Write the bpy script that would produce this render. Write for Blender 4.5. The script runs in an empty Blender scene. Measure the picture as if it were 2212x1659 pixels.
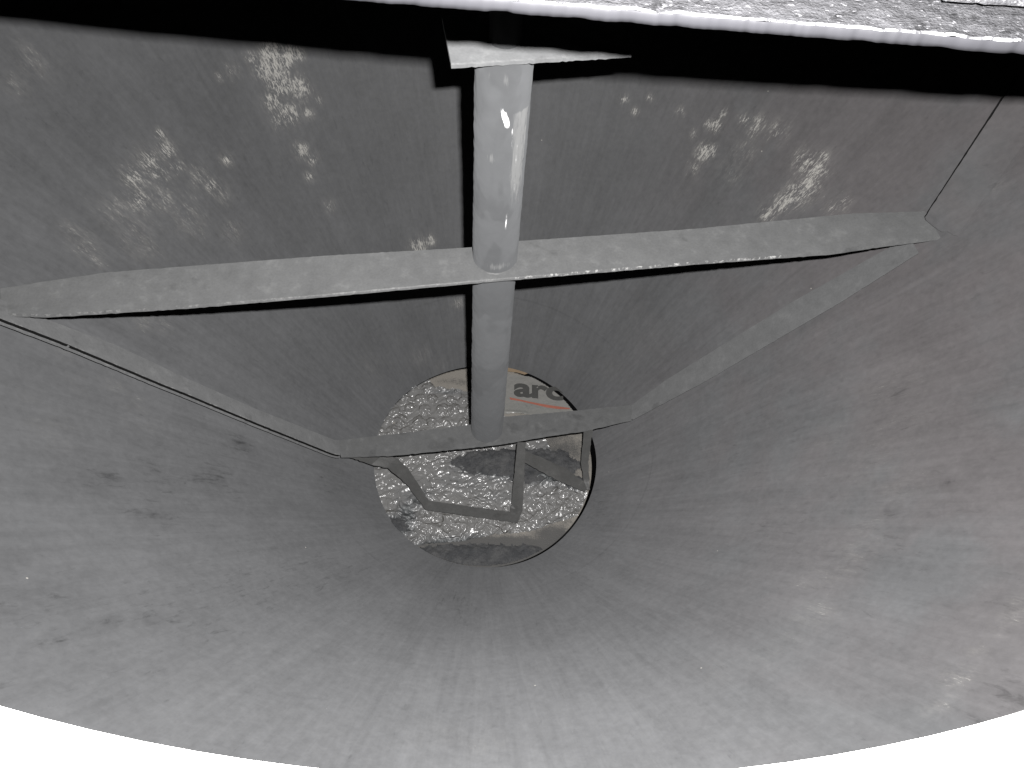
import bpy, math, random
import numpy as np
from mathutils import Vector, Matrix, noise
random.seed(4)
scene = bpy.context.scene
COL = scene.collection

# ---------------------------------------------------------------- camera
cam_d = bpy.data.cameras.new('camera'); cam = bpy.data.objects.new('camera', cam_d); COL.objects.link(cam)
cam_d.sensor_fit = 'HORIZONTAL'; cam_d.sensor_width = 36.0; cam_d.lens = 36.0*1599.26/2212
cam_d.clip_start = 0.01; cam_d.clip_end = 50
RT = Vector((.9987, 0, .051)); UP = Vector((-.0269, .8492, .5274)); FW = Vector((.0433, .5281, -.8481))
CAM = Vector((-.0197, -.8418, 1.7152))
cam.matrix_world = Matrix(((RT.x, UP.x, -FW.x, CAM.x), (RT.y, UP.y, -FW.y, CAM.y), (RT.z, UP.z, -FW.z, CAM.z), (0, 0, 0, 1)))
scene.camera = cam
# ---------------------------------------------------------------- world: an unlit interior, the flash is the only light
w = bpy.data.worlds.new('World'); scene.world = w; w.use_nodes = True
w.node_tree.nodes['Background'].inputs[0].default_value = (.5, .55, .65, 1)
w.node_tree.nodes['Background'].inputs[1].default_value = 0.0005
# ---------------------------------------------------------------- the camera's flash
fl_d = bpy.data.lights.new('flash', 'AREA'); fl_d.shape = 'RECTANGLE'; fl_d.size = .018; fl_d.size_y = .012
fl_d.energy = FLASH_W = 31.5; fl_d.color = (1.0, .985, .975)
fl = bpy.data.objects.new('flash', fl_d); COL.objects.link(fl)
fl.matrix_world = cam.matrix_world.copy(); fl.location = CAM + RT*.045 + UP*.051
scene.cycles.diffuse_bounces = 0
scene.view_settings.view_transform = 'Standard'
try: scene.view_settings.look = 'None'
except Exception: pass
scene.view_settings.exposure = 0; scene.view_settings.gamma = 1; scene.view_settings.use_curve_mapping = False

# ---------------------------------------------------------------- measured outlines (metres; z up the hopper's axis, outlet at z = 0)
LOWBAR_F = [(-0.3361,-0.0804), (-0.2198,-0.0733), (-0.0393,-0.0482), (0.0335,-0.0371), (0.1516,-0.0111), (0.2346,0.0038), (0.3518,0.0370)]
LOWBAR_B = [(-0.3496,-0.0399), (-0.2008,-0.0163), (-0.0432,0.0105), (0.0363,0.0344), (0.2204,0.0578), (0.3565,0.0775)]
CROSS_F = [(-0.7576,-0.1509), (-0.6884,-0.1509), (-0.4843,-0.1258), (-0.2730,-0.0940), (-0.0384,-0.0563), (0.0332,-0.0454), (0.3403,0.0014), (0.5902,0.0359), (0.6783,0.0562), (0.7993,0.0806)]
CROSS_B = [(-0.7754,-0.1007), (-0.7104,-0.0830), (-0.6233,-0.0610), (-0.2841,-0.0103), (-0.0406,0.0195), (0.0334,0.0367), (0.3508,0.0812), (0.6473,0.1333), (0.7921,0.1465)]
LS_lo = [(-0.7814,-0.1740,0.8322), (-0.7467,-0.1666,0.7792), (-0.6942,-0.1526,0.6981), (-0.5942,-0.1342,0.5466), (-0.5642,-0.1274,0.5006), (-0.4697,-0.1093,0.3571), (-0.3534,-0.0845,0.1797)]
LS_up = [(-0.7968,-0.1352,0.8316), (-0.7612,-0.1281,0.7775), (-0.7202,-0.1197,0.7151), (-0.6602,-0.0993,0.6218), (-0.5746,-0.0879,0.4930), (-0.4788,-0.0703,0.3477), (-0.3542,-0.0383,0.1571)]
RS_lo = [(0.3705,0.0285,0.1741), (0.4766,0.0379,0.3329), (0.6647,0.0479,0.6141), (0.7702,0.0576,0.7721), (0.7837,0.0591,0.7924)]
RS_up = [(0.3573,0.0718,0.1633), (0.4163,0.0909,0.2554), (0.6147,0.1125,0.5520), (0.6987,0.1129,0.6757), (0.7721,0.1038,0.7821)]
RU_l = [(0.7584,0.1018,0.8063), (0.8397,0.2157,0.9581), (0.8854,0.2778,1.0492)]
RU_r = [(0.7995,0.0514,0.8151), (0.8852,0.1693,0.9645), (0.9249,0.2304,1.0420)]
WRAP = [(-0.1598,0.2386), (-0.1391,0.2142), (-0.0617,0.2030), (0.0002,0.1959), (0.0468,0.1310), (0.1521,0.0739), (0.2074,-0.0513), (0.2773,-0.1004), (0.2535,-0.1427), (0.1816,-0.1701), (0.1112,-0.1953), (0.0280,-0.2041), (-0.0506,-0.2217), (-0.1623,-0.2361), (-0.1982,-0.2101)]
BAG = [(-0.0008,0.2483), (0.0539,0.2594), (0.1168,0.2521), (0.1751,0.2286), (0.2509,0.1721), (0.2679,0.1286), (0.1911,0.1177), (0.1532,0.1253), (0.0962,0.1324), (0.0468,0.1318), (0.0012,0.1383)]
RED = [(0.0611,0.1819), (0.0780,0.1785), (0.1118,0.1707), (0.1422,0.1648), (0.1759,0.1593), (0.2231,0.1535), (0.2229,0.1497), (0.1925,0.1488), (0.1589,0.1536), (0.1252,0.1623), (0.0915,0.1701), (0.0628,0.1751)]
SCUFF = [(-0.8106,0.3200,0.8753,0.0283,0.6000), (-0.8257,0.2606,0.8670,0.0222,0.5000), (-0.4824,0.5976,0.7209,0.0218,1.6000), (-0.4735,0.5856,0.6986,0.0260,1.6000), (-0.4536,0.6090,0.7080,0.0200,1.4000), (-0.4377,0.6186,0.7057,0.0161,1.2000), (-0.4991,0.5654,0.7003,0.0198,1.4000), (-0.5185,0.5694,0.7240,0.0147,1.0000), (-0.5551,0.5313,0.7214,0.0174,0.8000), (-0.5746,0.5088,0.7201,0.0096,0.8000), (-0.4709,0.5626,0.6697,0.0262,1.4000), (-0.4364,0.5743,0.6512,0.0245,1.3000), (-0.4853,0.5296,0.6468,0.0201,1.2000), (-0.4563,0.5297,0.6181,0.0245,1.2000), (-0.4784,0.5078,0.6160,0.0183,1.0000), (-0.4180,0.5493,0.6048,0.0124,1.1000), (-0.4327,0.4901,0.5504,0.0188,1.1000), (-0.4153,0.4858,0.5285,0.0148,1.0000), (-0.4228,0.4581,0.5051,0.0127,1.0000), (-0.3838,0.4327,0.4379,0.0152,0.8000), (-0.3966,0.5779,0.6207,0.0104,1.0000), (-0.6657,0.3513,0.6980,0.0110,1.1000), (-0.6562,0.3336,0.6734,0.0203,1.0000), (-0.6799,0.2923,0.6792,0.0272,0.9000), (-0.6957,0.2485,0.6772,0.0285,0.9000), (-0.6676,0.2843,0.6576,0.0293,0.9000), (-0.6434,0.3183,0.6461,0.0187,0.9000), (-0.6882,0.2184,0.6524,0.0305,0.9000), (-0.6601,0.2467,0.6264,0.0313,0.8000), (-0.6108,0.3312,0.6116,0.0239,0.8000), (-0.5937,0.3299,0.5884,0.0194,0.9000), (-0.5683,0.3908,0.6041,0.0137,1.0000), (-0.6290,0.2511,0.5854,0.0415,0.7000), (-0.7122,0.1665,0.6663,0.0348,0.6000), (-0.7373,0.0713,0.6802,0.0283,0.6000), (-0.7492,0.0856,0.7000,0.0198,0.6000), (-0.6832,0.1530,0.6196,0.0481,0.6000), (-0.5762,0.3285,0.5646,0.0216,0.7000), (-0.5615,0.2763,0.5086,0.0239,0.7000), (-0.7209,0.0619,0.6545,0.0168,0.7000), (-0.1835,0.4457,0.2940,0.0235,1.2000), (-0.1548,0.4612,0.3008,0.0141,1.2000), (-0.0828,0.3788,0.1534,0.0148,0.9000), (-0.6582,0.0011,0.5570,0.0210,0.6000), (-0.6374,0.0137,0.5263,0.0179,0.6000), (0.2997,0.6304,0.6164,0.0108,1.2000), (0.3242,0.6080,0.6031,0.0086,1.1000), (0.3540,0.6166,0.6359,0.0085,1.1000), (0.4190,0.5736,0.6348,0.0105,1.0000), (0.4745,0.4887,0.5913,0.0189,1.3000), (0.4898,0.4842,0.6026,0.0125,1.2000), (0.4892,0.5216,0.6420,0.0165,1.1000), (0.4999,0.5325,0.6647,0.0102,1.1000), (0.4757,0.5317,0.6394,0.0104,1.0000), (0.4513,0.5270,0.6101,0.0105,0.9000), (0.5429,0.4990,0.6751,0.0162,1.0000), (0.5672,0.4811,0.6847,0.0180,0.9000), (0.5992,0.4466,0.6901,0.0237,0.9000), (0.5605,0.4749,0.6711,0.0161,0.9000), (0.6455,0.3657,0.6819,0.0251,1.1000), (0.6627,0.3367,0.6841,0.0248,1.1000), (0.6538,0.3202,0.6611,0.0288,1.1000), (0.6344,0.3196,0.6348,0.0292,1.1000), (0.6144,0.3190,0.6079,0.0237,1.1000), (0.5938,0.3183,0.5803,0.0220,1.0000), (0.6715,0.3528,0.7068,0.0152,1.0000), (0.6972,0.2499,0.6800,0.0167,0.9000), (0.7031,0.2530,0.6899,0.0111,0.9000), (0.6854,0.2520,0.6645,0.0150,0.9000), (0.5484,0.4473,0.6309,0.0305,0.6000), (0.5271,0.4315,0.5914,0.0309,0.6000), (0.4581,0.4729,0.5573,0.0170,0.8000), (0.8004,0.3728,0.8925,0.0120,0.6000), (0.8548,0.1210,0.8632,0.0143,0.6000), (0.6869,-0.1644,0.6288,0.0573,0.4500), (0.7129,-0.1568,0.6641,0.0482,0.4500), (0.6764,-0.2512,0.6516,0.0545,0.4500), (0.6367,-0.2994,0.6248,0.0620,0.4000), (0.6204,-0.2213,0.5577,0.0585,0.3500), (0.6411,-0.3635,0.6746,0.0437,0.4500), (0.5874,-0.4160,0.6490,0.0289,0.5000), (0.5571,-0.4640,0.6567,0.0351,0.5500), (0.5181,-0.4969,0.6461,0.0313,0.6000), (0.4661,-0.5649,0.6676,0.0330,0.6000), (0.4169,-0.6043,0.6704,0.0322,0.4000), (0.3781,-0.6211,0.6599,0.0322,0.3500), (0.3283,-0.6369,0.6440,0.0387,0.3000), (0.4854,-0.5030,0.6179,0.0283,0.4000), (0.6990,-0.2380,0.6768,0.0385,0.4000), (0.5232,-0.6828,0.8586,0.0136,0.9000), (0.5373,-0.6762,0.8638,0.0136,0.8000), (0.5600,-0.6521,0.8576,0.0107,0.6000), (0.4932,-0.7108,0.8659,0.0112,0.7000), (0.5050,-0.7038,0.8675,0.0071,0.7000), (0.4782,-0.7173,0.8612,0.0091,0.6000), (0.6110,-0.6148,0.8682,0.0141,0.7000), (0.6263,-0.5981,0.8672,0.0131,0.7000), (0.5914,-0.6299,0.8641,0.0108,0.5000), (-0.7132,-0.1403,0.6595,0.0185,0.5000), (-0.6533,-0.1676,0.5813,0.0242,0.5000), (-0.6261,-0.1731,0.5441,0.0165,0.5000), (-0.6846,-0.1933,0.6364,0.0184,0.4000), (-0.6748,-0.3028,0.6786,0.0426,0.3500), (-0.6182,-0.2018,0.5452,0.0326,0.4000), (-0.7105,-0.2615,0.7046,0.0284,0.3000), (-0.2625,-0.7014,0.6923,0.0233,0.2000), (-0.3586,-0.6657,0.7032,0.0351,0.2000), (-0.0593,-0.7227,0.6568,0.0360,0.3500), (0.0005,-0.7346,0.6711,0.0354,0.4000), (-0.1996,-0.7286,0.7021,0.0285,0.2000), (-0.1788,0.2697,0.0575,0.0273,0.5000), (-0.1303,0.2672,0.0184,0.0253,0.4000), (-0.3011,0.1992,0.1135,0.0356,0.3500), (0.3167,0.1950,0.1297,0.0358,0.3000), (0.3911,0.2281,0.2504,0.0685,0.2500), ]
SMUDGE = [(-0.4989,-0.1557,0.3547,0.0243,1.0000), (-0.5667,-0.3152,0.5424,0.0391,0.6000), (-0.6001,-0.3465,0.6089,0.0220,1.0000), (-0.5099,-0.2624,0.4306,0.0430,0.9000), (-0.5385,-0.3912,0.5681,0.0267,0.9000), (-0.5518,-0.3957,0.5881,0.0117,1.0000), (-0.3672,-0.1336,0.1578,0.0630,0.4000), (-0.4046,-0.5700,0.6179,0.0397,0.7000), (-0.4508,-0.5857,0.6778,0.0249,0.8000), (-0.4826,-0.6009,0.7250,0.0178,0.9000), (-0.4496,-0.5388,0.6220,0.0468,0.6000), (-0.3970,-0.4835,0.5084,0.0598,0.5000), (-0.3326,-0.4281,0.3837,0.0667,0.5000), (-0.2700,-0.3835,0.2747,0.0636,0.5000), (-0.4331,-0.6448,0.7339,0.0345,0.3000), (-0.5066,-0.6357,0.7878,0.0109,0.9000), (-0.5172,-0.6424,0.8056,0.0086,0.9000), (-0.4688,-0.6673,0.7917,0.0161,0.4000), (-0.0614,-0.4134,0.1984,0.0472,0.5000), (-0.0401,-0.4718,0.2813,0.0353,0.5000), (-0.1400,-0.3803,0.1795,0.0578,0.4000), (0.2708,-0.1658,0.0485,0.0334,0.7000), (0.2858,-0.1263,0.0409,0.0294,0.6000), (0.6752,-0.3851,0.7348,0.0097,1.0000), (0.6138,-0.4083,0.6748,0.0114,0.9000), (0.5855,-0.3854,0.6209,0.0105,0.8000), (0.5183,-0.3690,0.5242,0.0481,0.5000), (0.5226,-0.1305,0.3786,0.0767,0.3500), (0.5650,-0.3139,0.5394,0.0407,0.5000), (0.6957,-0.1860,0.6494,0.0240,0.4000), (0.6962,-0.2471,0.6772,0.0230,0.4000), (0.3930,-0.3714,0.3818,0.0524,0.3000), (0.5675,-0.4909,0.6945,0.0404,0.4000), (-0.5454,-0.5883,0.7719,0.0456,0.5000), (-0.5695,-0.5907,0.7993,0.0443,0.4000), (0.6196,-0.5954,0.8571,0.0144,0.6000), (0.5485,-0.7082,0.9116,0.0243,0.9000), (0.5131,-0.7353,0.9129,0.0190,0.8000), (-0.2747,0.4953,0.4200,0.0897,0.2500), (0.4488,0.4019,0.4738,0.0865,0.2500), (-0.1873,0.5837,0.4896,0.0893,0.2000), (-0.7458,0.2640,0.7555,0.0513,0.4000), (-0.5762,0.3129,0.5532,0.0393,0.3000), ]

R0, KS = .285, .67                      # hopper cone: radius = R0 + KS*z
ZTOP = 1.405

# ---------------------------------------------------------------- helpers
def link(name, me, mats, parent=None):
    o = bpy.data.objects.new(name, me); COL.objects.link(o)
    for m in (mats if isinstance(mats, (list, tuple)) else [mats]): me.materials.append(m)
    if parent: o.parent = parent
    return o
def pymesh(name, v, f, smooth=True):
    me = bpy.data.meshes.new(name); me.from_pydata([tuple(p) for p in v], [], f); me.update()
    if smooth: me.polygons.foreach_set('use_smooth', [True]*len(me.polygons))
    return me
def thing(name, label, cat, loc=(0, 0, 0)):
    o = bpy.data.objects.new(name, None); COL.objects.link(o); o.location = loc
    o.empty_display_size = .05; o['label'] = label; o['category'] = cat
    bpy.context.view_layer.update()
    return o
def n1(x, y=0, z=0): return noise.noise(Vector((x, y, z)))
def resample(P, n):
    P = np.array(P, float); d = np.r_[0, np.cumsum(np.linalg.norm(np.diff(P, axis=0), axis=1))]
    t = np.linspace(0, d[-1], n)
    return np.stack([np.interp(t, d, P[:, k]) for k in range(P.shape[1])], 1)
def sd_poly_mask(X, Y, poly):
    c = np.zeros(X.shape, bool); n = len(poly)
    for i in range(n):
        x1, y1 = poly[i][:2]; x2, y2 = poly[(i+1) % n][:2]
        if y1 == y2: continue
        k = ((y1 > Y) != (y2 > Y)) & (X < (x2-x1)*(Y-y1)/(y2-y1)+x1)
        c ^= k
    return c
def ribbon(name, A, B, thick, mat, parent, step=.007, rough=.0007, cham=.0014, stations=None, seed=0, edge=None):
    """flat bar between the edge lines A and B (3-D), `thick` downwards, chamfered and slightly ragged edges"""
    if stations is None:
        L = max(np.linalg.norm(np.diff(np.array(A, float), axis=0), axis=1).sum(), .02)
        n = max(3, int(L/step)); A = resample(A, n); B = resample(B, n)
    else:
        A = np.array(A, float); B = np.array(B, float); AA = [A[0]]; BB = [B[0]]
        for i in range(len(A)-1):
            m = max(1, int(np.linalg.norm(A[i+1]-A[i])/step))
            for k in range(1, m+1): AA.append(A[i]+(A[i+1]-A[i])*k/m); BB.append(B[i]+(B[i+1]-B[i])*k/m)
        A = np.array(AA); B = np.array(BB); n = len(A)
    v = []; f = []; NS = 5
    for i in range(n):
        a, b = A[i].copy(), B[i].copy(); t = A[min(i+1, n-1)]-A[max(i-1, 0)]+B[min(i+1, n-1)]-B[max(i-1, 0)]
        w_ = b-a; wl = np.linalg.norm(w_); w_ = w_/wl
        nn = np.cross(t, w_); nn = nn/(np.linalg.norm(nn)+1e-12)
        if nn[2] < 0: nn = -nn
        j1 = (n1(i*.9, seed, 1)+.6*n1(i*.31, seed, 2))*rough*1.6; j2 = (n1(i*.9, seed, 5)+.6*n1(i*.31, seed, 7))*rough*1.6
        a = a+w_*j1; b = b+w_*j2
        row = [a+w_*cham*.0-nn*cham, a+w_*cham, a+w_*cham*1.5]
        for k in range(1, NS): row.append(a+w_*wl*k/NS+nn*(n1(i*.2, k*.7, seed)*rough*.8))
        row += [b-w_*cham, b-nn*cham, b-nn*thick, a-nn*thick]
        v += row
    m = len(v)//n
    for i in range(n-1):
        for k in range(m):
            k2 = (k+1) % m
            f.append((i*m+k, i*m+k2, (i+1)*m+k2, (i+1)*m+k))
    f.append(tuple(range(m))); f.append(tuple((n-1)*m+k for k in reversed(range(m))))
    me = pymesh(name, v, f, True)
    import bmesh
    bm = bmesh.new(); bm.from_mesh(me); bmesh.ops.recalc_face_normals(bm, faces=bm.faces); bm.to_mesh(me); bm.free()
    if edge:
        at = me.attributes.new('edge', 'FLOAT', 'POINT')
        at.data.foreach_set('value', [edge(p[0]) if i % m < 2 else 0. for i, p in enumerate(v)])
    try: me.set_sharp_from_angle(angle=math.radians(40))
    except Exception: pass
    return link(name, me, mat, parent)
def tube(name, z0, z1, rad, mat, parent, cx=0, cy=0, seg=72, dz=.006, rough=.0006, cap=True, rfun=None):
    n = max(2, int((z1-z0)/dz)); v = []; f = []
    for i in range(n+1):
        z = z0+(z1-z0)*i/n; r = rad if rfun is None else rfun(z)
        for k in range(seg):
            a = 2*math.pi*k/seg
            rr = r+rough*(n1(math.cos(a)*2.2, math.sin(a)*2.2, z*26)*1.2+.7*n1(math.cos(a)*5, math.sin(a)*5, z*90))
            v.append((cx+rr*math.cos(a), cy+rr*math.sin(a), z))
    for i in range(n):
        for k in range(seg):
            k2 = (k+1) % seg; f.append((i*seg+k, i*seg+k2, (i+1)*seg+k2, (i+1)*seg+k))
    if cap: f.append(tuple(reversed(range(seg)))); f.append(tuple(n*seg+k for k in range(seg)))
    me = pymesh(name, v, f)
    try: me.set_sharp_from_angle(angle=math.radians(50))
    except Exception: pass
    return link(name, me, mat, parent)

# ---------------------------------------------------------------- materials
class NT:
    def __init__(s, name):
        s.m = bpy.data.materials.new(name); s.m.use_nodes = True; s.t = s.m.node_tree
        s.b = s.t.nodes['Principled BSDF']; s.out = s.t.nodes['Material Output']
        s.tc = s.n('ShaderNodeTexCoord')
    def n(s, k, **p):
        x = s.t.nodes.new(k)
        for a, b in p.items(): setattr(x, a, b)
        return x
    def l(s, a, b): s.t.links.new(a, b)
    def val(s, x, inp):
        if isinstance(x, (int, float)): inp.default_value = x
        elif isinstance(x, tuple): inp.default_value = x if len(x) == len(inp.default_value) else tuple(x)+(1,)
        else: s.l(x, inp)
    def math(s, op, a, b=0, c=0, clamp=False):
        x = s.n('ShaderNodeMath', operation=op, use_clamp=clamp)
        s.val(a, x.inputs[0]); s.val(b, x.inputs[1])
        if op == 'MULTIPLY_ADD': s.val(c, x.inputs[2])
        return x.outputs[0]
    def noise(s, vec, scale, detail=4, rough=.55, dist=0):
        x = s.n('ShaderNodeTexNoise'); s.l(vec, x.inputs['Vector'])
        x.inputs['Scale'].default_value = scale; x.inputs['Detail'].default_value = detail
        x.inputs['Roughness'].default_value = rough; x.inputs['Distortion'].default_value = dist
        return x.outputs['Fac']
    def smooth(s, x, a, b, o0=0, o1=1):
        r = s.n('ShaderNodeMapRange', interpolation_type='SMOOTHSTEP'); s.val(x, r.inputs[0])
        for i, q in enumerate((a, b, o0, o1)): s.val(q, r.inputs[i+1])
        return r.outputs[0]
    def mix(s, f, a, b):
        x = s.n('ShaderNodeMix', data_type='RGBA'); s.val(f, x.inputs[0]); s.val(a, x.inputs[6]); s.val(b, x.inputs[7])
        return x.outputs[2]
    def scl(s, vec, sc):
        x = s.n('ShaderNodeMapping'); s.l(vec, x.inputs[0]); x.inputs['Scale'].default_value = sc; return x.outputs[0]
    def mult(s, a, b):
        x = s.n('ShaderNodeVectorMath', operation='MULTIPLY'); s.l(a, x.inputs[0]); x.inputs[1].default_value = b; return x.outputs[0]
    def bump(s, h, strength, dist, nrm=None):
        x = s.n('ShaderNodeBump'); x.inputs['Strength'].default_value = strength; x.inputs['Distance'].default_value = dist
        s.l(h, x.inputs['Height'])
        if nrm is not None: s.l(nrm, x.inputs['Normal'])
        return x.outputs[0]
    def attr(s, name):
        x = s.n('ShaderNodeAttribute'); x.attribute_name = name; return x.outputs['Fac']

def mat_wall():
    k = NT('dusty_grey_steel'); P = k.tc.outputs['Object']
    sep = k.n('ShaderNodeSeparateXYZ'); k.l(P, sep.inputs[0])
    cmb = k.n('ShaderNodeCombineXYZ'); k.l(sep.outputs[0], cmb.inputs[0]); k.l(sep.outputs[1], cmb.inputs[1])
    nr = k.n('ShaderNodeVectorMath', operation='NORMALIZE'); k.l(cmb.outputs[0], nr.inputs[0])
    add = k.n('ShaderNodeVectorMath', operation='ADD'); k.l(nr.outputs[0], add.inputs[0])
    cz = k.n('ShaderNodeCombineXYZ'); k.l(sep.outputs[2], cz.inputs[2]); k.l(cz.outputs[0], add.inputs[1])
    RV = add.outputs[0]                                     # (direction round the axis, height)
    str_f = k.noise(k.scl(RV, (30, 30, 4.0)), 1, 6, .62, .5)     # streaks running down the slope
    str_c = k.noise(k.scl(RV, (9, 9, 1.6)), 1, 4, .55, .4)
    blot = k.noise(P, 3.2, 5, .55)
    fine = k.noise(P, 90, 3, .6)
    tick = k.noise(k.scl(RV, (70, 70, 34)), 1, 4, .7, .6)
    sm = k.attr('smudge'); sc = k.attr('scuff')
    v = k.math('MULTIPLY_ADD', k.math('SUBTRACT', str_f, .5), .34, 1)
    v = k.math('MULTIPLY_ADD', k.math('SUBTRACT', k.noise(k.scl(RV, (85, 85, 9)), 1, 5, .65, .4), .5), .24, v)
    v = k.math('MULTIPLY_ADD', k.math('SUBTRACT', str_c, .5), .26, v)
    v = k.math('MULTIPLY_ADD', k.math('SUBTRACT', blot, .5), .34, v)
    v = k.math('MULTIPLY_ADD', k.math('SUBTRACT', k.noise(P, 11, 5, .65), .5), .32, v)
    v = k.math('MULTIPLY_ADD', k.math('SUBTRACT', k.noise(k.scl(RV, (48, 48, 62)), 1, 6, .75, .5), .5), .42, v)
    v = k.math('MULTIPLY_ADD', k.math('SUBTRACT', fine, .5), .30, v)
    spots = k.smooth(k.math('MULTIPLY_ADD', sm, .17, tick), .60, .84)
    spots = k.math('MULTIPLY', spots, .30)
    v = k.math('SUBTRACT', v, spots)
    v = k.math('SUBTRACT', v, k.math('MULTIPLY', k.math('MULTIPLY', sm, k.smooth(str_f, .3, .65)), .17))
    v = k.math('SUBTRACT', v, k.math('MULTIPLY', k.smooth(k.math('MULTIPLY_ADD', str_f, .5, sm), .85, 1.2), .09))
    sz = k.math('ABSOLUTE', k.math('SUBTRACT', k.math('MULTIPLY_ADD', str_c, .004, sep.outputs[2]), .170))
    v = k.math('SUBTRACT', v, k.math('MULTIPLY', k.smooth(sz, .0032, .0008), k.math('MULTIPLY', k.smooth(blot, .42, .6), .10)))
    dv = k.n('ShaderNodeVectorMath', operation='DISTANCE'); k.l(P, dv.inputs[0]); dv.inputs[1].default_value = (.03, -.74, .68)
    film = k.math('MULTIPLY', k.smooth(k.math('MULTIPLY_ADD', str_c, .25, dv.outputs['Value']), .62, .12), .22)  # sheen on the lower front wall, painted in as a paler base colour
    v = k.math('MULTIPLY', k.math('MAXIMUM', v, .2), k.math('ADD', film, 1))  # film holds the painted sheen
    base = k.n('ShaderNodeVectorMath', operation='SCALE'); base.inputs[0].default_value = WALL_C; k.l(v, base.inputs['Scale'])
    # scuffs: coating rubbed through to bright metal, in short strokes down the slope
    sf = k.noise(k.scl(RV, (270, 270, 110)), 1, 4, .75, .5)
    sg = k.noise(k.scl(RV, (48, 48, 24)), 1, 4, .65, .6)
    hard = k.smooth(k.math('MULTIPLY_ADD', k.math('MINIMUM', sc, 1.0), .25, k.math('MULTIPLY_ADD', sg, .38, k.math('MULTIPLY', sf, .95))), .875, .985)
    med = k.math('MULTIPLY', k.math('MULTIPLY', hard, k.smooth(sc, .02, .25)), .55)
    hard = k.math('MAXIMUM', k.math('MULTIPLY', hard, k.smooth(sc, .52, .85)), med)
    soft = k.math('MULTIPLY', k.smooth(sc, .0, .9), k.smooth(k.math('MULTIPLY_ADD', sf, .5, k.math('MULTIPLY', sg, .5)), .40, .62))
    c1 = k.mix(k.math('MULTIPLY', soft, .34), k.mix(k.math('MULTIPLY', k.smooth(sep.outputs[0], .15, .85), k.smooth(k.noise(P, 5, 4, .6), .3, .6)), base.outputs[0], k.mult(base.outputs[0], (1.05, .975, .965))), (.34, .33, .31))  # warmer towards the right: pink lens flare painted into the wall colour
    c2 = k.mix(k.math('MULTIPLY', hard, k.smooth(sc, .3, 1.4, .55, .95)), c1, (.52, .51, .48))
    # stray grains
    vo = k.n('ShaderNodeTexVoronoi'); vo.inputs['Scale'].default_value = 26; k.l(P, vo.inputs['Vector'])
    gr = k.smooth(vo.outputs['Distance'], .045, .03)
    sepc = k.n('ShaderNodeSeparateColor'); k.l(vo.outputs['Color'], sepc.inputs[0])
    gr = k.math('MULTIPLY', gr, k.smooth(sepc.outputs[0], .93, .95))
    c3 = k.mix(k.math('MULTIPLY', gr, .7), c2, (.5, .48, .44))
    k.l(c3, k.b.inputs['Base Color'])
    glo = k.math('MULTIPLY', hard, k.smooth(sc, .85, 1.2))
    k.l(k.math('MULTIPLY_ADD', glo, -.24, .62), k.b.inputs['Roughness'])
    k.b.inputs['Specular IOR Level'].default_value = .35
    k.b.inputs['Diffuse Roughness'].default_value = 1
    h = k.math('MULTIPLY_ADD', str_f, .5, k.math('MULTIPLY_ADD', glo, .35, k.math('MULTIPLY', fine, .15)))
    k.l(k.bump(h, .25, .002), k.b.inputs['Normal'])
    return k.m
WALL_C = (.128, .130, .134)

def mat_steel(name, col, blot_amt=.3, dust=.3, rough=.5, scratch=False, spec=.4, edge_noise=60):
    k = NT(name); P = k.tc.outputs['Object']
    a = k.noise(P, 9, 5, .6); b = k.noise(P, 45, 4, .6); c = k.noise(P, 260, 2, .6)
    v = k.math('MULTIPLY_ADD', k.math('SUBTRACT', a, .5), blot_amt, 1)
    v = k.math('MULTIPLY_ADD', k.math('SUBTRACT', b, .5), .42, v)
    v = k.math('MULTIPLY_ADD', k.math('SUBTRACT', c, .5), .30, v)
    dk = k.smooth(k.noise(P, 17, 3, .5, .3), .60, .70)
    v = k.math('SUBTRACT', v, k.math('MULTIPLY', dk, .22))
    k.b.inputs['Diffuse Roughness'].default_value = 1
    s = k.n('ShaderNodeVectorMath', operation='SCALE'); s.inputs[0].default_value = col; k.l(v, s.inputs['Scale'])
    lt = k.math('MULTIPLY', k.smooth(b, .56, .75), dust)
    c1 = k.mix(lt, s.outputs[0], (min(1, col[0]*1.9), min(1, col[1]*1.9), min(1, col[2]*1.85)))
    ed = k.math('MULTIPLY', k.attr('edge'), k.smooth(k.noise(P, 120, 4, .75), .50, .62))
    c1 = k.mix(ed, c1, (.50, .50, .49))  # highlight along the bar edge, painted as broken paler colour
    k.l(c1, k.b.inputs['Base Color'])
    k.l(k.math('MULTIPLY_ADD', b, .25, rough-.12), k.b.inputs['Roughness'])
    k.b.inputs['Specular IOR Level'].default_value = spec
    k.l(k.bump(k.math('MULTIPLY_ADD', c, .35, b), .35, .002), k.b.inputs['Normal'])
    return k.m
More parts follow.
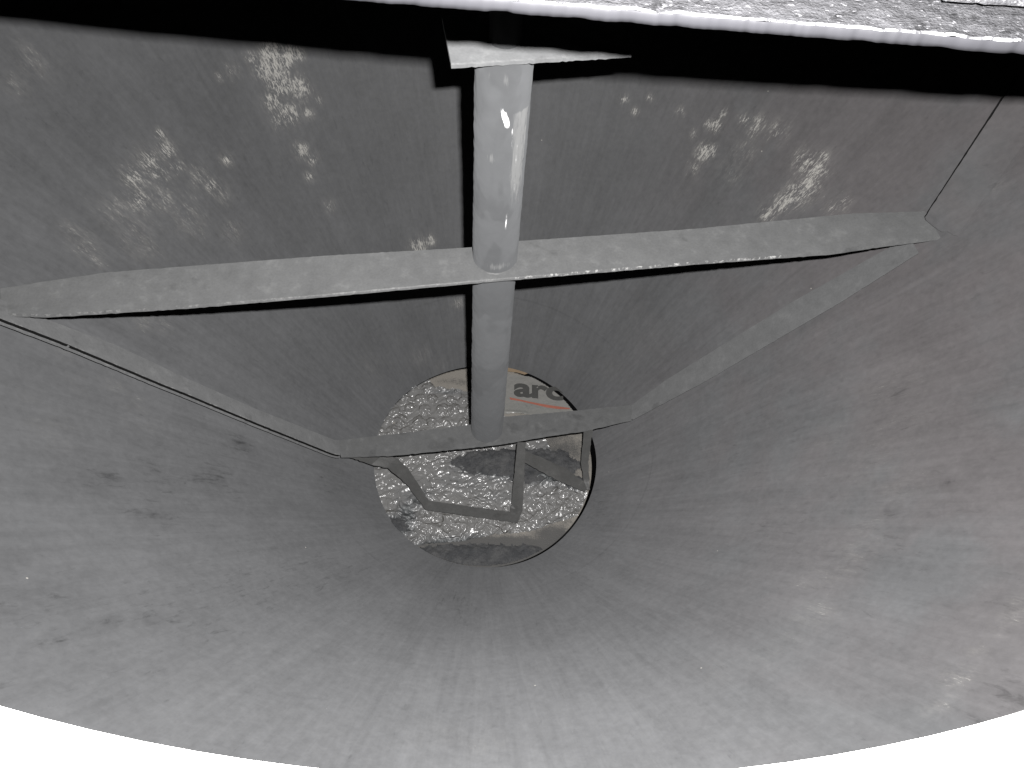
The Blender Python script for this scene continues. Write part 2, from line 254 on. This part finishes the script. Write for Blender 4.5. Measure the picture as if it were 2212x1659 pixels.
def mat_shaft():
    k = NT('coated_shaft_steel'); P = k.tc.outputs['Object']
    a = k.noise(P, 11, 5, .6); b = k.noise(P, 60, 4, .6); big = k.noise(k.scl(P, (8, 8, 5)), 1, 3, .5, .6)
    v = k.math('MULTIPLY_ADD', k.math('SUBTRACT', a, .5), .32, 1)
    v = k.math('MULTIPLY_ADD', k.math('SUBTRACT', b, .5), .18, v)
    v = k.math('SUBTRACT', v, k.math('MULTIPLY', k.smooth(big, .52, .56), .12))
    s = k.n('ShaderNodeVectorMath', operation='SCALE'); s.inputs[0].default_value = (.117, .120, .124); k.l(v, s.inputs['Scale'])
    wr = k.attr('wear'); k.b.inputs['Diffuse Roughness'].default_value = 1
    st = k.noise(k.scl(P, (260, 260, 22)), 1, 4, .7, .4)
    m = k.math('MULTIPLY', k.smooth(k.math('MULTIPLY_ADD', wr, .5, st), .70, .98), k.smooth(wr, .05, .5))
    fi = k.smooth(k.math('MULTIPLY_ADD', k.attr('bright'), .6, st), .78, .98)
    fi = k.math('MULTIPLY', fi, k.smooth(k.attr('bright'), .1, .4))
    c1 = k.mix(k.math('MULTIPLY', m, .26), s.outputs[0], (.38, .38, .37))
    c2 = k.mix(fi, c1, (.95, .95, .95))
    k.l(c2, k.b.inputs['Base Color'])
    k.l(k.math('MULTIPLY_ADD', m, -.2, .62), k.b.inputs['Roughness']); k.b.inputs['Specular IOR Level'].default_value = .3
    k.l(k.bump(k.math('MULTIPLY_ADD', m, .9, b), .35, .002), k.b.inputs['Normal'])
    return k.m
def mat_caked(name, col):
    k = NT(name); P = k.tc.outputs['Object']
    st = k.noise(k.scl(P, (30, 150, 90)), 1, 5, .65, .4); b = k.noise(P, 70, 5, .7); c = k.noise(P, 420, 2, .7); a = k.noise(P, 12, 4, .6)
    v = k.math('MULTIPLY_ADD', k.math('SUBTRACT', st, .5), .8, 1)
    v = k.math('MULTIPLY_ADD', k.math('SUBTRACT', b, .5), .8, v)
    v = k.math('MULTIPLY_ADD', k.math('SUBTRACT', c, .5), .7, v)
    dk = k.smooth(k.noise(P, 30, 5, .68, .3), .56, .64)
    v = k.math('SUBTRACT', v, k.math('MULTIPLY', dk, .50)); v = k.math('MAXIMUM', v, .12)
    s = k.n('ShaderNodeVectorMath', operation='SCALE'); s.inputs[0].default_value = col; k.l(v, s.inputs['Scale'])
    gl = k.smooth(k.noise(k.scl(P, (140, 260, 200)), 1, 3, .75), .60, .66)
    c9 = k.mix(k.math('MULTIPLY', gl, .8), s.outputs[0], (.42, .42, .44))  # sparkle painted as pale flecks
    c9 = k.mix(k.math('MULTIPLY', k.attr('edge'), k.smooth(b, .40, .52)), c9, (.6, .6, .62))  # bright highlight line painted along the front edge
    k.l(c9, k.b.inputs['Base Color'])
    k.l(k.math('MULTIPLY_ADD', b, .4, .22), k.b.inputs['Roughness']); k.b.inputs['Specular IOR Level'].default_value = .5
    k.l(k.bump(k.math('MULTIPLY_ADD', c, .6, k.math('MULTIPLY_ADD', st, .7, b)), .8, .003), k.b.inputs['Normal'])
    return k.m
def mat_plain(name, col, rough=.6, spec=.3, amt=.1, sc=30):
    k = NT(name); P = k.tc.outputs['Object']
    v = k.math('MULTIPLY_ADD', k.math('SUBTRACT', k.noise(P, sc, 4, .6), .5), amt*2, 1)
    s = k.n('ShaderNodeVectorMath', operation='SCALE'); s.inputs[0].default_value = col; k.l(v, s.inputs['Scale'])
    k.l(s.outputs[0], k.b.inputs['Base Color']); k.b.inputs['Roughness'].default_value = rough
    k.b.inputs['Specular IOR Level'].default_value = spec
    return k.m
def mat_board():
    k = NT('dusty_cardboard'); P = k.tc.outputs['Object']
    g = k.noise(P, 330, 3, .75); b = k.noise(P, 40, 5, .65); d = k.attr('dust')
    m = k.smooth(k.math('ADD', k.math('MULTIPLY', d, .75), k.math('MULTIPLY_ADD', g, .6, k.math('MULTIPLY', b, .5))), .62, 1.0)
    c = k.mix(m, (.30, .28, .25), (.105, .103, .10))
    k.l(c, k.b.inputs['Base Color']); k.b.inputs['Roughness'].default_value = .7
    k.l(k.bump(g, .5, .002), k.b.inputs['Normal'])
    return k.m
def mat_wrap():
    k = NT('bubble_plastic'); P = k.tc.outputs['Object']
    g = k.noise(P, 210, 3, .7); b = k.noise(P, 34, 5, .65); d = k.attr('dust'); spk = k.noise(P, 150, 2, .5)
    m = k.smooth(k.math('MULTIPLY_ADD', d, .8, k.math('MULTIPLY_ADD', g, .5, k.math('MULTIPLY', b, .5))), .80, 1.15)
    sp = k.math('MULTIPLY', k.smooth(spk, .63, .68), k.smooth(d, .12, .3))
    m = k.math('MAXIMUM', m, k.math('MULTIPLY', sp, .8))
    c = k.mix(m, (.36, .365, .37), (.078, .087, .09))
    k.l(c, k.b.inputs['Base Color'])
    k.l(k.math('MULTIPLY_ADD', m, .45, .20), k.b.inputs['Roughness']); k.b.inputs['Specular IOR Level'].default_value = 1.0; k.b.inputs['IOR'].default_value = 1.75
    k.b.inputs['Coat Weight'].default_value = 0
    wa = k.math('ABSOLUTE', k.math('SUBTRACT', k.noise(P, 15, 1, .5, 2.2), .5))
    wr = k.math('MULTIPLY_ADD', wa, 2.6, k.math('MULTIPLY', k.noise(P, 34, 3, .55, 1.8), .75))
    k.l(k.bump(wr, .75, .0095), k.b.inputs['Normal'])
    tr = k.n('ShaderNodeBsdfTransparent'); mx = k.n('ShaderNodeMixShader')
    k.l(k.math('MULTIPLY_ADD', m, .45, .55, clamp=True), mx.inputs[0]); k.l(tr.outputs[0], mx.inputs[1]); k.l(k.b.outputs[0], mx.inputs[2])
    k.l(mx.outputs[0], k.out.inputs['Surface'])
    return k.m
def mat_powder():
    k = NT('graphite_powder'); P = k.tc.outputs['Object']
    g = k.noise(P, 300, 3, .7); b = k.noise(P, 30, 4, .6)
    c = k.mix(k.smooth(k.math('MULTIPLY_ADD', g, .4, k.math('MULTIPLY', b, .6)), .35, .75), (.060, .062, .066), (.135, .135, .135))
    k.l(c, k.b.inputs['Base Color']); k.b.inputs['Roughness'].default_value = .85; k.b.inputs['Specular IOR Level'].default_value = .2
    k.l(k.bump(g, .5, .002), k.b.inputs['Normal'])
    return k.m

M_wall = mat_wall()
M_bar = mat_steel('dusty_bar_steel', (.143, .145, .146), dust=.18, blot_amt=.34)
M_top = mat_steel('rough_plate_steel', (.175, .178, .181), dust=.3, blot_amt=.25)
M_shaft = mat_shaft()
M_strip = mat_steel('strip_steel', (.150, .152, .154), dust=.12, blot_amt=.35)
M_shadow_line = mat_plain('painted_shadow_black', (.012, .012, .012), .8, .1)  # near-black colour that paints the shadow lines beside the scrapers
M_tip = mat_steel('tip_steel', (.098, .098, .096), dust=.25, blot_amt=.3)
M_beam = mat_caked('caked_galvanised_steel', (.116, .116, .123))
M_lip = mat_plain('cut_edge_steel', (.060, .060, .067), .6, .3, .12, 60)
M_lid = mat_plain('pale_lid_paint', (.80, .79, .78), .5, .4, .03)
M_black = mat_plain('black_pipe_shade', (.008, .008, .009), .8, .1)  # shade in the outlet gap, painted as a near-black pipe colour
M_board = mat_board(); M_wrap = mat_wrap(); M_powder = mat_powder()

# ================================================================ the hopper
hopper = thing('steel_hopper', 'large dusty grey conical steel hopper seen from inside, scuffed wall narrowing to a round outlet', 'hopper')
def cone_wall():
    NTH, NZ = 1100, 330
    th = np.linspace(0, 2*np.pi, NTH, endpoint=False); s = np.linspace(0, 1, NZ)**1.15
    T, S = np.meshgrid(th, s); Z = S*ZTOP
    R = R0+KS*Z
    # slight dents and rolled-plate waviness
    R = R+.0016*np.sin(3*T+4*Z)+.0012*np.sin(5*T-7*Z+1)
    X = R*np.cos(T); Y = R*np.sin(T)
    v = np.stack([X, Y, Z], -1).reshape(-1, 3)
    i = np.arange(NZ-1)[:, None]*NTH; k = np.arange(NTH)[None, :]; k2 = (k+1) % NTH
    f = np.stack([i+k, i+NTH+k, i+NTH+k2, i+k2], -1).reshape(-1, 4)
    me = bpy.data.meshes.new('cone_wall')
    me.vertices.add(len(v)); me.vertices.foreach_set('co', v.ravel())
    me.loops.add(len(f)*4); me.loops.foreach_set('vertex_index', f.ravel().astype(np.int32))
    me.polygons.add(len(f)); me.polygons.foreach_set('loop_start', np.arange(0, len(f)*4, 4, dtype=np.int32))
    me.polygons.foreach_set('loop_total', np.full(len(f), 4, np.int32)); me.update(calc_edges=True)
    me.polygons.foreach_set('use_smooth', np.ones(len(f), bool))
    for nm, data in (('scuff', [(x, y, z, r, st*(.68 if y < -.08 else 1)) for x, y, z, r, st in SCUFF]), ('smudge', SMUDGE)):
        acc = np.zeros(len(v))
        for x, y, z, r, st in data:
            dx = v-np.array([x, y, z]); d2 = (dx**2).sum(1)
            if nm == 'smudge':                       # smears are longer down the slope
                a = math.atan2(y, x); sl = np.array([math.cos(a)*KS, math.sin(a)*KS, 1]); sl /= np.linalg.norm(sl)
                al = dx@sl; d2 = d2-al**2*.72
            acc = np.maximum(acc, st*np.exp(-d2/(r*r)*(.9 if nm == 'smudge' else .55)))
        at = me.attributes.new(nm, 'FLOAT', 'POINT'); at.data.foreach_set('value', acc.astype(np.float32))
    return me
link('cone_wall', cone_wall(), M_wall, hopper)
def shell():
    v = []; f = []; n = 96
    for z, off in ((0, .006), (ZTOP, .006)):
        for k in range(n):
            a = 2*math.pi*k/n; r = R0+KS*z+off+.004; v.append((r*math.cos(a), r*math.sin(a), z))
    f = [(k, (k+1) % n, n+(k+1) % n, n+k) for k in range(n)]
    return pymesh('outer_shell', v, f)
link('outer_shell', shell(), M_bar, hopper)
def ring(name, r0, r1, z0, z1, mat, parent, n=256):
    v = []; f = []
    for r, z in ((r0, z0), (r1, z0), (r1, z1), (r0, z1)):
        for k in range(n):
            a = 2*math.pi*k/n; v.append((r*math.cos(a), r*math.sin(a), z))
    for j in range(4):
        j2 = (j+1) % 4
        for k in range(n):
            k2 = (k+1) % n; f.append((j*n+k, j*n+k2, j2*n+k2, j2*n+k))
    import bmesh
    me = pymesh(name, v, f, False); bm = bmesh.new(); bm.from_mesh(me); bmesh.ops.recalc_face_normals(bm, faces=bm.faces); bm.to_mesh(me); bm.free()
    return link(name, me, mat, parent)
ring('top_lid', .8215, 1.26, ZTOP-.008, ZTOP, M_lid, hopper)
ring('outlet_pipe', .2965, .306, -.42, -.003, M_black, hopper)
ring('pipe_end', .001, .290, -.42, -.41, M_black, hopper, 64)

# ================================================================ the mixing frame
mixer = thing('agitator', 'dusty grey welded mixing frame with round shaft, cross bars and bent scraper strips', 'agitator')
XY = lambda L, z: [(a, b, z) for a, b in L]
def shaft():
    o = tube('shaft', .160, 1.1575, .0376, M_shaft, mixer, seg=220, dz=.0025, rough=.0009)
    me = o.data; n = len(me.vertices); co = np.zeros(n*3); me.vertices.foreach_get('co', co); co = co.reshape(-1, 3)
    a = np.arctan2(co[:, 1], co[:, 0]); z = co[:, 2]
    up = lambda z1, w: np.clip((z1-z)/w, 0, 1)
    dn = lambda z0, w: np.clip((z-z0)/w, 0, 1)
    w1 = np.exp(-(np.abs((a+.80)/.38)**4))*up(1.086, .002)*dn(.86, .12)
    w3 = .8*np.exp(-((a+1.35)/.8)**2)*np.exp(-((z-.785)/.010)**2)
    w4 = .7*np.exp(-((a+1.9)/.25)**2)*np.exp(-((z-1.01)/.012)**2)+.6*np.exp(-((a+1.5)/.14)**2)*np.exp(-((z-1.135)/.012)**2)+.6*np.exp(-((a+2.1)/.12)**2)*np.exp(-((z-1.138)/.010)**2)
    wear = np.maximum(np.maximum(w1, w3), w4)
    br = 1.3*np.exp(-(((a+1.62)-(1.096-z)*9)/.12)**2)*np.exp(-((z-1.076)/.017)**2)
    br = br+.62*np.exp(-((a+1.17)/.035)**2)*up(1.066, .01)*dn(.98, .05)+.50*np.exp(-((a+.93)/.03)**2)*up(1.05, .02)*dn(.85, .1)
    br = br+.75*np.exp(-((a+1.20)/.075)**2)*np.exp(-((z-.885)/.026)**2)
    for nm, q in (('wear', wear), ('bright', br)):
        at = me.attributes.new(nm, 'FLOAT', 'POINT'); at.data.foreach_set('value', q.astype(np.float32))
    return o
shaft()
tube('journal', 1.1655, 1.4204, .020, M_shaft, mixer, rough=.0003)
# upper crossbar and its welded ends
ribbon('crossbar', XY(CROSS_F, .769), XY(CROSS_B, .769), .006, M_bar, mixer, rough=.0007, cham=.0015, edge=lambda x: 1. if .03 < x < .50 else (.25 if x < 0 else .1))
tube('weld_bead', .7605, .7705, .040, M_bar, mixer, rough=.0022, dz=.002, rfun=lambda z: .0380+.0030*math.sin(math.pi*(z-.7605)/.010))
ribbon('lower_crossbar', XY(LOWBAR_F, .158), XY(LOWBAR_B, .158), .009, M_bar, mixer, rough=.0010)
TF = [(-.0639, -.0551), (.1562, -.0154)]
ribbon('top_blade', [(-.0640, -.0530, 1.165), (.1562, -.0150, 1.165)], [(-.0800, .0425, 1.165), (.1500, .0840, 1.165)], .006, M_top, mixer, rough=.0011, step=.004)
LSa = resample(LS_lo+[(-.3370, -.0800, .1600)], 140); LSb = resample(LS_up+[(-.3440, -.0395, .1600)], 140)
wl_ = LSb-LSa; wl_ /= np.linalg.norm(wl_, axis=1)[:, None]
ribbon('shadow_line', LSa-wl_*.0007, LSa-wl_*.0001, .005, M_shadow_line, mixer, rough=.0005, cham=.0002, seed=16)  # thin dark strip added as the left scraper's shadow line
ribbon('scraper_strip', LSa, LSb, .012, M_strip, mixer, rough=.0006, edge=lambda x: .35)
RSa = resample([(.3500, .0365, .1590)]+RS_lo[1:-2]+[(.7560, .0590, .7520)], 90); RSb = resample([(.3560, .0770, .1590)]+RS_up[1:-1]+[(.7480, .1080, .7540)], 90)
ribbon('scraper_strip', RSa, RSa+(RSb-RSa)*np.linspace(1, .74, 90)[:, None], .006, M_strip, mixer, rough=.0004, cham=.0008, seed=3)
SB_l = [(.7800, .1180, .7790), (.7738, .1205, .7883), (.8557, .2354, .9440), (.9019, .2981, 1.0371)]; SB_r = [(.7970, .0950, .7780), (.8080, .0620, .7900), (.9000, .1800, .9560), (.9450, .2400, 1.0350)]
SB_l = resample(SB_l, 60); SB_r = resample(SB_r, 60)
ribbon('side_blade', SB_l, SB_r, .006, M_wall, mixer, rough=.0005, seed=5)
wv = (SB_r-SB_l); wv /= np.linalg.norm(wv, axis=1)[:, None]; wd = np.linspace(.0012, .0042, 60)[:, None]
ribbon('shadow_line', SB_l-wv*wd, SB_l-wv*.0002, .006, M_shadow_line, mixer, rough=.0003, cham=.0002, seed=6)  # dark strip added as the side blade's shadow line
# bent strips under the lower crossbar, reaching into the outlet
ribbon('bottom_blade', [(-.331, -.0745, .146), (-.2759, -.0640, .080), (-.2377, -.0662, .07), (-.2193, -.0808, .07), (-.1867, -.0976, .03), (-.1425, -.1540, .03), (.0810, -.1790, .02), (.0920, -.1500, .02), (.0941, -.0261, .14)],
       [(-.300, -.058, .146), (-.2500, -.0360, .082), (-.2150, -.0400, .07), (-.1898, -.0650, .07), (-.1628, -.0914, .03), (-.1361, -.1320, .03), (.0628, -.1531, .02), (.0640, -.1400, .022), (.0737, -.0266, .14)],
       .006, M_tip, mixer, stations=True, rough=.0012, cham=.001, seed=8)
ribbon('bottom_blade', [(.236, .0125, .148), (.2350, -.0412, .07), (.2440, -.0730, .036), (.2500, -.0950, .03)], [(.2569, .013, .148), (.2533, -.0408, .07), (.2590, -.0760, .036), (.2600, -.0950, .03)],
       .005, M_tip, mixer, stations=True, rough=.0012, cham=.001, seed=9)
ribbon('bottom_blade', [(.2480, -.0990, .0285), (.1786, -.0717, .036), (.0955, -.0311, .05)], [(.2560, -.0800, .0285), (.2010, -.0403, .036), (.0968, .0004, .05)],
       .005, M_tip, mixer, stations=True, rough=.0014, cham=.001, seed=10)

# ================================================================ outlet cover, wrap, printed bag, powder
DC = (-.0085, -.0005); DR = .2835; LIFT = .006
def dust_at(x, y):
    d = 0
    for cx, cy, sx, sy, s in DUST: d = max(d, s*math.exp(-((x-cx)/sx)**2-((y-cy)/sy)**2))
    return d
DUST = [(.17, -.205, .06, .035, .75), (.05, -.225, .12, .02, 1.0), (-.08, .235, .08, .015, .35), (.00, -.235, .17, .03, 1.1), (.20, .03, .10, .08, .5), (.02, -.275, .22, .03, 1.6), (.06, -.02, .13, .035, 1.3), (.15, -.02, .08, .05, 1.2), (.02, -.245, .19, .035, 1.5), (-.19, -.16, .03, .05, .8), (-.215, -.185, .05, .035, 1.0), (-.08, .035, .04, .02, .5), (.18, .03, .03, .03, .6),
        (-.17, -.11, .05, .05, .55), (-.05, -.06, .12, .05, .35), (.05, -.10, .12, .03, .35), (.20, -.165, .03, .02, .35), (-.11, .20, .07, .008, .6), (.15, -.225, .07, .02, .9), (.12, .15, .1, .02, .25)]
def sheet(name, poly, zf, mat, parent, step=.002, mask=None, label=None):
    xs = np.arange(-.294, .278, step); ys = np.arange(-.286, .286, step)
    X, Y = np.meshgrid(xs, ys); ins = (X-DC[0])**2+(Y-DC[1])**2 < (DR-.0005)**2
    if poly is not None: ins &= sd_poly_mask(X, Y, poly)
    if mask is not None:
        mk = np.zeros(X.shape, bool); idx = np.argwhere(ins)
        for r, c in idx: mk[r, c] = mask(xs[c], ys[r])
        ins &= mk
    vid = {}; v = []; f = []
    def g(r, c):
        if (r, c) not in vid: vid[(r, c)] = len(v); v.append((xs[c], ys[r], zf(xs[c], ys[r])+LIFT))
        return vid[(r, c)]
    for r in range(len(ys)-1):
        for c in range(len(xs)-1):
            if ins[r, c] and ins[r+1, c] and ins[r, c+1] and ins[r+1, c+1]:
                f.append((g(r, c), g(r, c+1), g(r+1, c+1), g(r+1, c)))
    me = pymesh(name, v, f)
    at = me.attributes.new('dust', 'FLOAT', 'POINT'); at.data.foreach_set('value', [dust_at(p[0], p[1]) for p in v])
    return link(name, me, mat, parent)
# cardboard disc
cover = thing('outlet_cover', 'beige dust covered cardboard disc closing the round outlet under the plastic', 'cardboard')
sheet('board_face', None, lambda x, y: -.0145+.0006*n1(x*30, y*30), M_board, cover, step=.004)
def disc_edge():
    v = []; f = []; n = 160
    for r, z in ((DR-.001, -.0090), (DR, -.0096), (DR, -.014), (0.001, -.014)):
        for k in range(n):
            a = 2*math.pi*k/n; v.append((DC[0]+r*math.cos(a), DC[1]+r*math.sin(a), z))
    for j in range(3):
        for k in range(n): k2 = (k+1) % n; f.append((j*n+k, (j+1)*n+k, (j+1)*n+k2, j*n+k2))
    me = pymesh('board_edge', v, f, False); at = me.attributes.new('dust', 'FLOAT', 'POINT'); at.data.foreach_set('value', [dust_at(p[0], p[1]) for p in v])
    return me
link('board_edge', disc_edge(), M_board, cover)

BUB = []
for j in range(-9, 10):
    for i in range(-9, 10):
        bx = i*.0405+(j % 2)*.020+random.uniform(-.006, .006); by = j*.0355+random.uniform(-.005, .005)
        BUB.append((bx, by, random.uniform(.0135, .0180), random.choice((1, 1, 1, .7, .45)), random.uniform(0, 6.28)))
def ridge(x, y, s, seed):
    return 1-abs(n1(x*s+seed, y*s-seed, seed*.37))*2.6
def wrap_z(x, y):
    z = 0
    up = min(1, max(.16, (y+.01)/.05)) if x < .03 else .16
    low = min(1, max(0, (-.105-y+.10*max(0, x))/.05)); side = min(1, max(0, (x-.09)/.06))*min(1, max(0, (-y)/.04))
    cr = max(low, side)
    for bx, by, br, hh, ph in BUB:
        dx = x-bx; dy = y-by; d = dx*dx+dy*dy
        if d < br*br:
            q = 1-d/(br*br); ang = math.atan2(dy, dx)
            z += hh*up*.0085*(q**.6)*(1+.30*math.sin(5*ang+ph)*(1-q)*2)
    z += .0030*n1(x*22, y*34, 3)+.0012*n1(x*60, y*75, 8)
    a = x*.9+y*.45; b = -x*.45+y*.9
    z += cr*(.0075*max(0, ridge(a*.7, b*1.5, 24, 2))**2+.0050*max(0, ridge(a*1.3, b*.9, 46, 5))**2)
    return -.0115+z
wrap = sheet('bubble_wrap', WRAP[:-1]+[(-.1700, -.2500), (-.32, -.22), (-.32, .12), (-.19, .232)], wrap_z, M_wrap, None, step=.0016)
wrap['label'] = 'crumpled clear bubble wrap glistening in the round outlet, dusted with grey powder'; wrap['category'] = 'bubble wrap'

bag = thing('printed_bag', 'grey white plastic bag printed arc with a red stripe, right of the shaft', 'plastic bag')
k = NT('grey_white_film'); P_ = k.tc.outputs['Object']
gn = k.noise(P_, 60, 4, .6); g2 = k.noise(P_, 300, 3, .7)
k.l(k.mix(k.smooth(k.math('MULTIPLY_ADD', k.attr('dust'), .5, k.math('MULTIPLY_ADD', g2, .4, k.math('MULTIPLY', gn, .5))), .40, .95), (.29, .285, .27), (.16, .18, .175)), k.b.inputs['Base Color'])
k.b.inputs['Roughness'].default_value = .28; k.l(k.bump(k.noise(P_, 70, 4, .6, .6), .6, .003), k.b.inputs['Normal'])
M_bag = k.m
def bag_z(x, y):
    e = max(0, 1-abs(y-(.139-.07*(x-.05)))/.010)
    return -.0050+.0009*n1(x*40, y*40, 7)+.0005*n1(x*110, y*110, 2)+.003*e*e*max(0, 1-abs(x-.07)/.07)
sheet('film', BAG, bag_z, M_bag, bag, step=.002)
M_ink = mat_plain('faded_black_ink', (.085, .085, .082), .5, .3, .25, 120)
M_red = mat_plain('faded_red_ink', (.40, .15, .11), .5, .3, .25, 90)
M_glint = mat_plain('tan_rim_glint', (.33, .25, .17), .4, .4, .2)  # warm glint at the cardboard rim, painted as a tan strip
v = [(.040, .2850, -.0010), (.0783, .2813, -.0012), (.1146, .2640, -.0010), (.1025, .2585, -.0010), (.0817, .2650, -.0012), (.040, .2690, -.0010)]
link('rim_glint', pymesh('rim_glint', v, [(0, 5, 4, 1), (1, 4, 3, 2)], False), M_glint, cover)
def lettering():
    cu = bpy.data.curves.new('lettering', 'FONT'); cu.body = 'arc'; cu.size = 1; cu.offset = .034; cu.extrude = .004; cu.space_character = .97
    to = bpy.data.objects.new('lettering', cu); COL.objects.link(to); bpy.context.view_layer.update()
    me = bpy.data.meshes.new_from_object(to.evaluated_get(bpy.context.evaluated_depsgraph_get()))
    bpy.data.objects.remove(to)
    me.name = 'lettering'; co = [v.co.copy() for v in me.vertices]
    x0 = min(c.x for c in co); x1 = max(c.x for c in co); y0 = min(c.y for c in co); y1 = max(c.y for c in co)
    O = Vector((.0725, .1850, 0)); U = Vector((.2062, .1745, 0))-O; V = Vector((.0005, .0430, 0))
    for v, c in zip(me.vertices, co):
        p = Vector((0, 0, 0))+O+U*((c.x-x0)/(x1-x0))+V*((c.y-y0)/(y1-y0)); v.co = (p.x, p.y, -.0025+LIFT+(c.z)*.1)
    return me
link('lettering', lettering(), M_ink, bag)
v = [(x, y, -.0028+LIFT+.0002*math.sin(i*2)) for i, (x, y) in enumerate(RED)]
n = len(v); v += [(x, y, z-.0006) for x, y, z in v]
h = n//2
f = []
for i in range(h-1): f.append((i, i+1, n-2-i, n-1-i))
link('red_stripe', pymesh('red_stripe', v[:n], f, False), M_red, bag)

def pow_mask(x, y):
    d = -1
    for cx, cy, sx, sy, s in ((.045, -.012, .115, .034, 1), (.150, -.012, .085, .040, 1), (.11, -.045, .05, .022, .85), (.01, -.262, .20, .030, 1.05), (-.215, -.185, .028, .022, .9), (.23, -.065, .03, .022, .7)):
        d = max(d, s-((x-cx)/sx)**2-((y-cy)/sy)**2)
    return d+.9*n1(x*28, y*28, 11)*.7+.5*n1(x*80, y*80, 4)+.35*n1(x*230, y*230, 8)
pw = sheet('powder', None, lambda x, y: -.0072+.0050*min(1, max(-1, pow_mask(x, y)))+.0007*n1(x*200, y*200), M_powder, None, step=.002, mask=lambda x, y: pow_mask(x, y) > -.35)
pw['kind'] = 'stuff'; pw['label'] = 'dark grey powder lying in drifts on the bubble wrap in the outlet'; pw['category'] = 'powder'

# ================================================================ support across the opening
beam = thing('support_beam', 'bright rough caked steel beam crossing the hopper opening above the shaft', 'beam', (0, -.3, 1.421))
SL = -.0546
def bf(x): return -.3725+(x+.1133)*SL*1.0+.0165
def beam_mesh():
    import bmesh
    v = []; f = []; X = np.concatenate([np.linspace(-.95, -.14, 40), np.linspace(-.135, .45, 300), np.linspace(.46, .95, 40)]); ny = 60
    X = np.array(sorted(X)); D = np.concatenate([[0, .0012, .0018], np.linspace(.004, .10, 46), np.linspace(.11, .50, 14)])
    nx = len(X)
    for i, x in enumerate(X):
        j = (n1(x*60, 1, 2)*.0013+n1(x*190, 3, 1)*.0008+n1(x*14, 8, 1)*.0012)
        y0 = bf(x)+j
        for d in D:
            dd = d+(.0 if d > 0 else 0)
            z = 1.431+.0011*n1(x*70, d*70, 1)+.0005*n1(x*210, d*210, 5)-(.0012 if d == 0 else 0)
            v.append((x, y0+dd, z))
    nd = len(D)
    EDG = [1. if (q % nd) < 2 else 0. for q in range(len(v))]
    for i in range(nx-1):
        for j in range(nd-1): f.append((i*nd+j, (i+1)*nd+j, (i+1)*nd+j+1, i*nd+j+1))
    v = [Vector(p)-Vector((0, -.3, 1.421)) for p in v]
    me = pymesh('plate', v, f); at = me.attributes.new('edge', 'FLOAT', 'POINT'); at.data.foreach_set('value', EDG)
    return me, X
bmesh_top, BX = beam_mesh()
link('plate', bmesh_top, M_beam, beam)
def lip_mesh():
    v = []; f = []
    rows = 5
    for x in BX:
        j = (n1(x*60, 1, 2)*.0013+n1(x*190, 3, 1)*.0008+n1(x*14, 8, 1)*.0012)
        chip = max(0, n1(x*40, 9, 4)-.15)*.006
        pts = [(bf(x)+j, 1.4298), (bf(x)+j-.0008, 1.4285), (bf(x)+j-.0006, 1.4250), (bf(x)+j*.9, 1.4212+chip*.5), (bf(x)+j+.004, 1.4205+chip*.4), (.14, 1.4205)]
        for y, z in pts: v.append(Vector((x, y, z))-Vector((0, -.3, 1.421)))
    m = 6
    for i in range(len(BX)-1):
        for k in range(m-1): f.append((i*m+k, i*m+k+1, (i+1)*m+k+1, (i+1)*m+k))
    return pymesh('edge', v, f)
link('edge', lip_mesh(), M_lip, beam)
def box(name, x0, x1, y0, y1, z0, z1, mat, parent):
    o = parent.location if parent else Vector()
    v = [Vector((x, y, z))-o for z in (z0, z1) for y in (y0, y1) for x in (x0, x1)]
    f = [(0, 2, 3, 1), (4, 5, 7, 6), (0, 1, 5, 4), (2, 6, 7, 3), (0, 4, 6, 2), (1, 3, 7, 5)]
    return link(name, pymesh(name, v, f, False), mat, parent)
box('spacer', -.94, -.84, -.30, .12, ZTOP+.0005, 1.4204, M_lip, beam)
box('spacer', .84, .94, -.34, .12, ZTOP+.0005, 1.4204, M_lip, beam)
# second plate lying on the first, with a dark gap under its front edge
n = 120; A = []; B = []
for i in range(n):
    x = .290+.3*i/(n-1)
    A.append((x, -.3515-.041*(x-.3033)+.0009*n1(x*130, 3, 3), 1.4420)); B.append((x+.01, .05, 1.4420))
o = ribbon('upper_plate', [tuple(Vector(p)-beam.location) for p in A], [tuple(Vector(p)-beam.location) for p in B], .0035, M_beam, beam, step=.004, rough=.001)
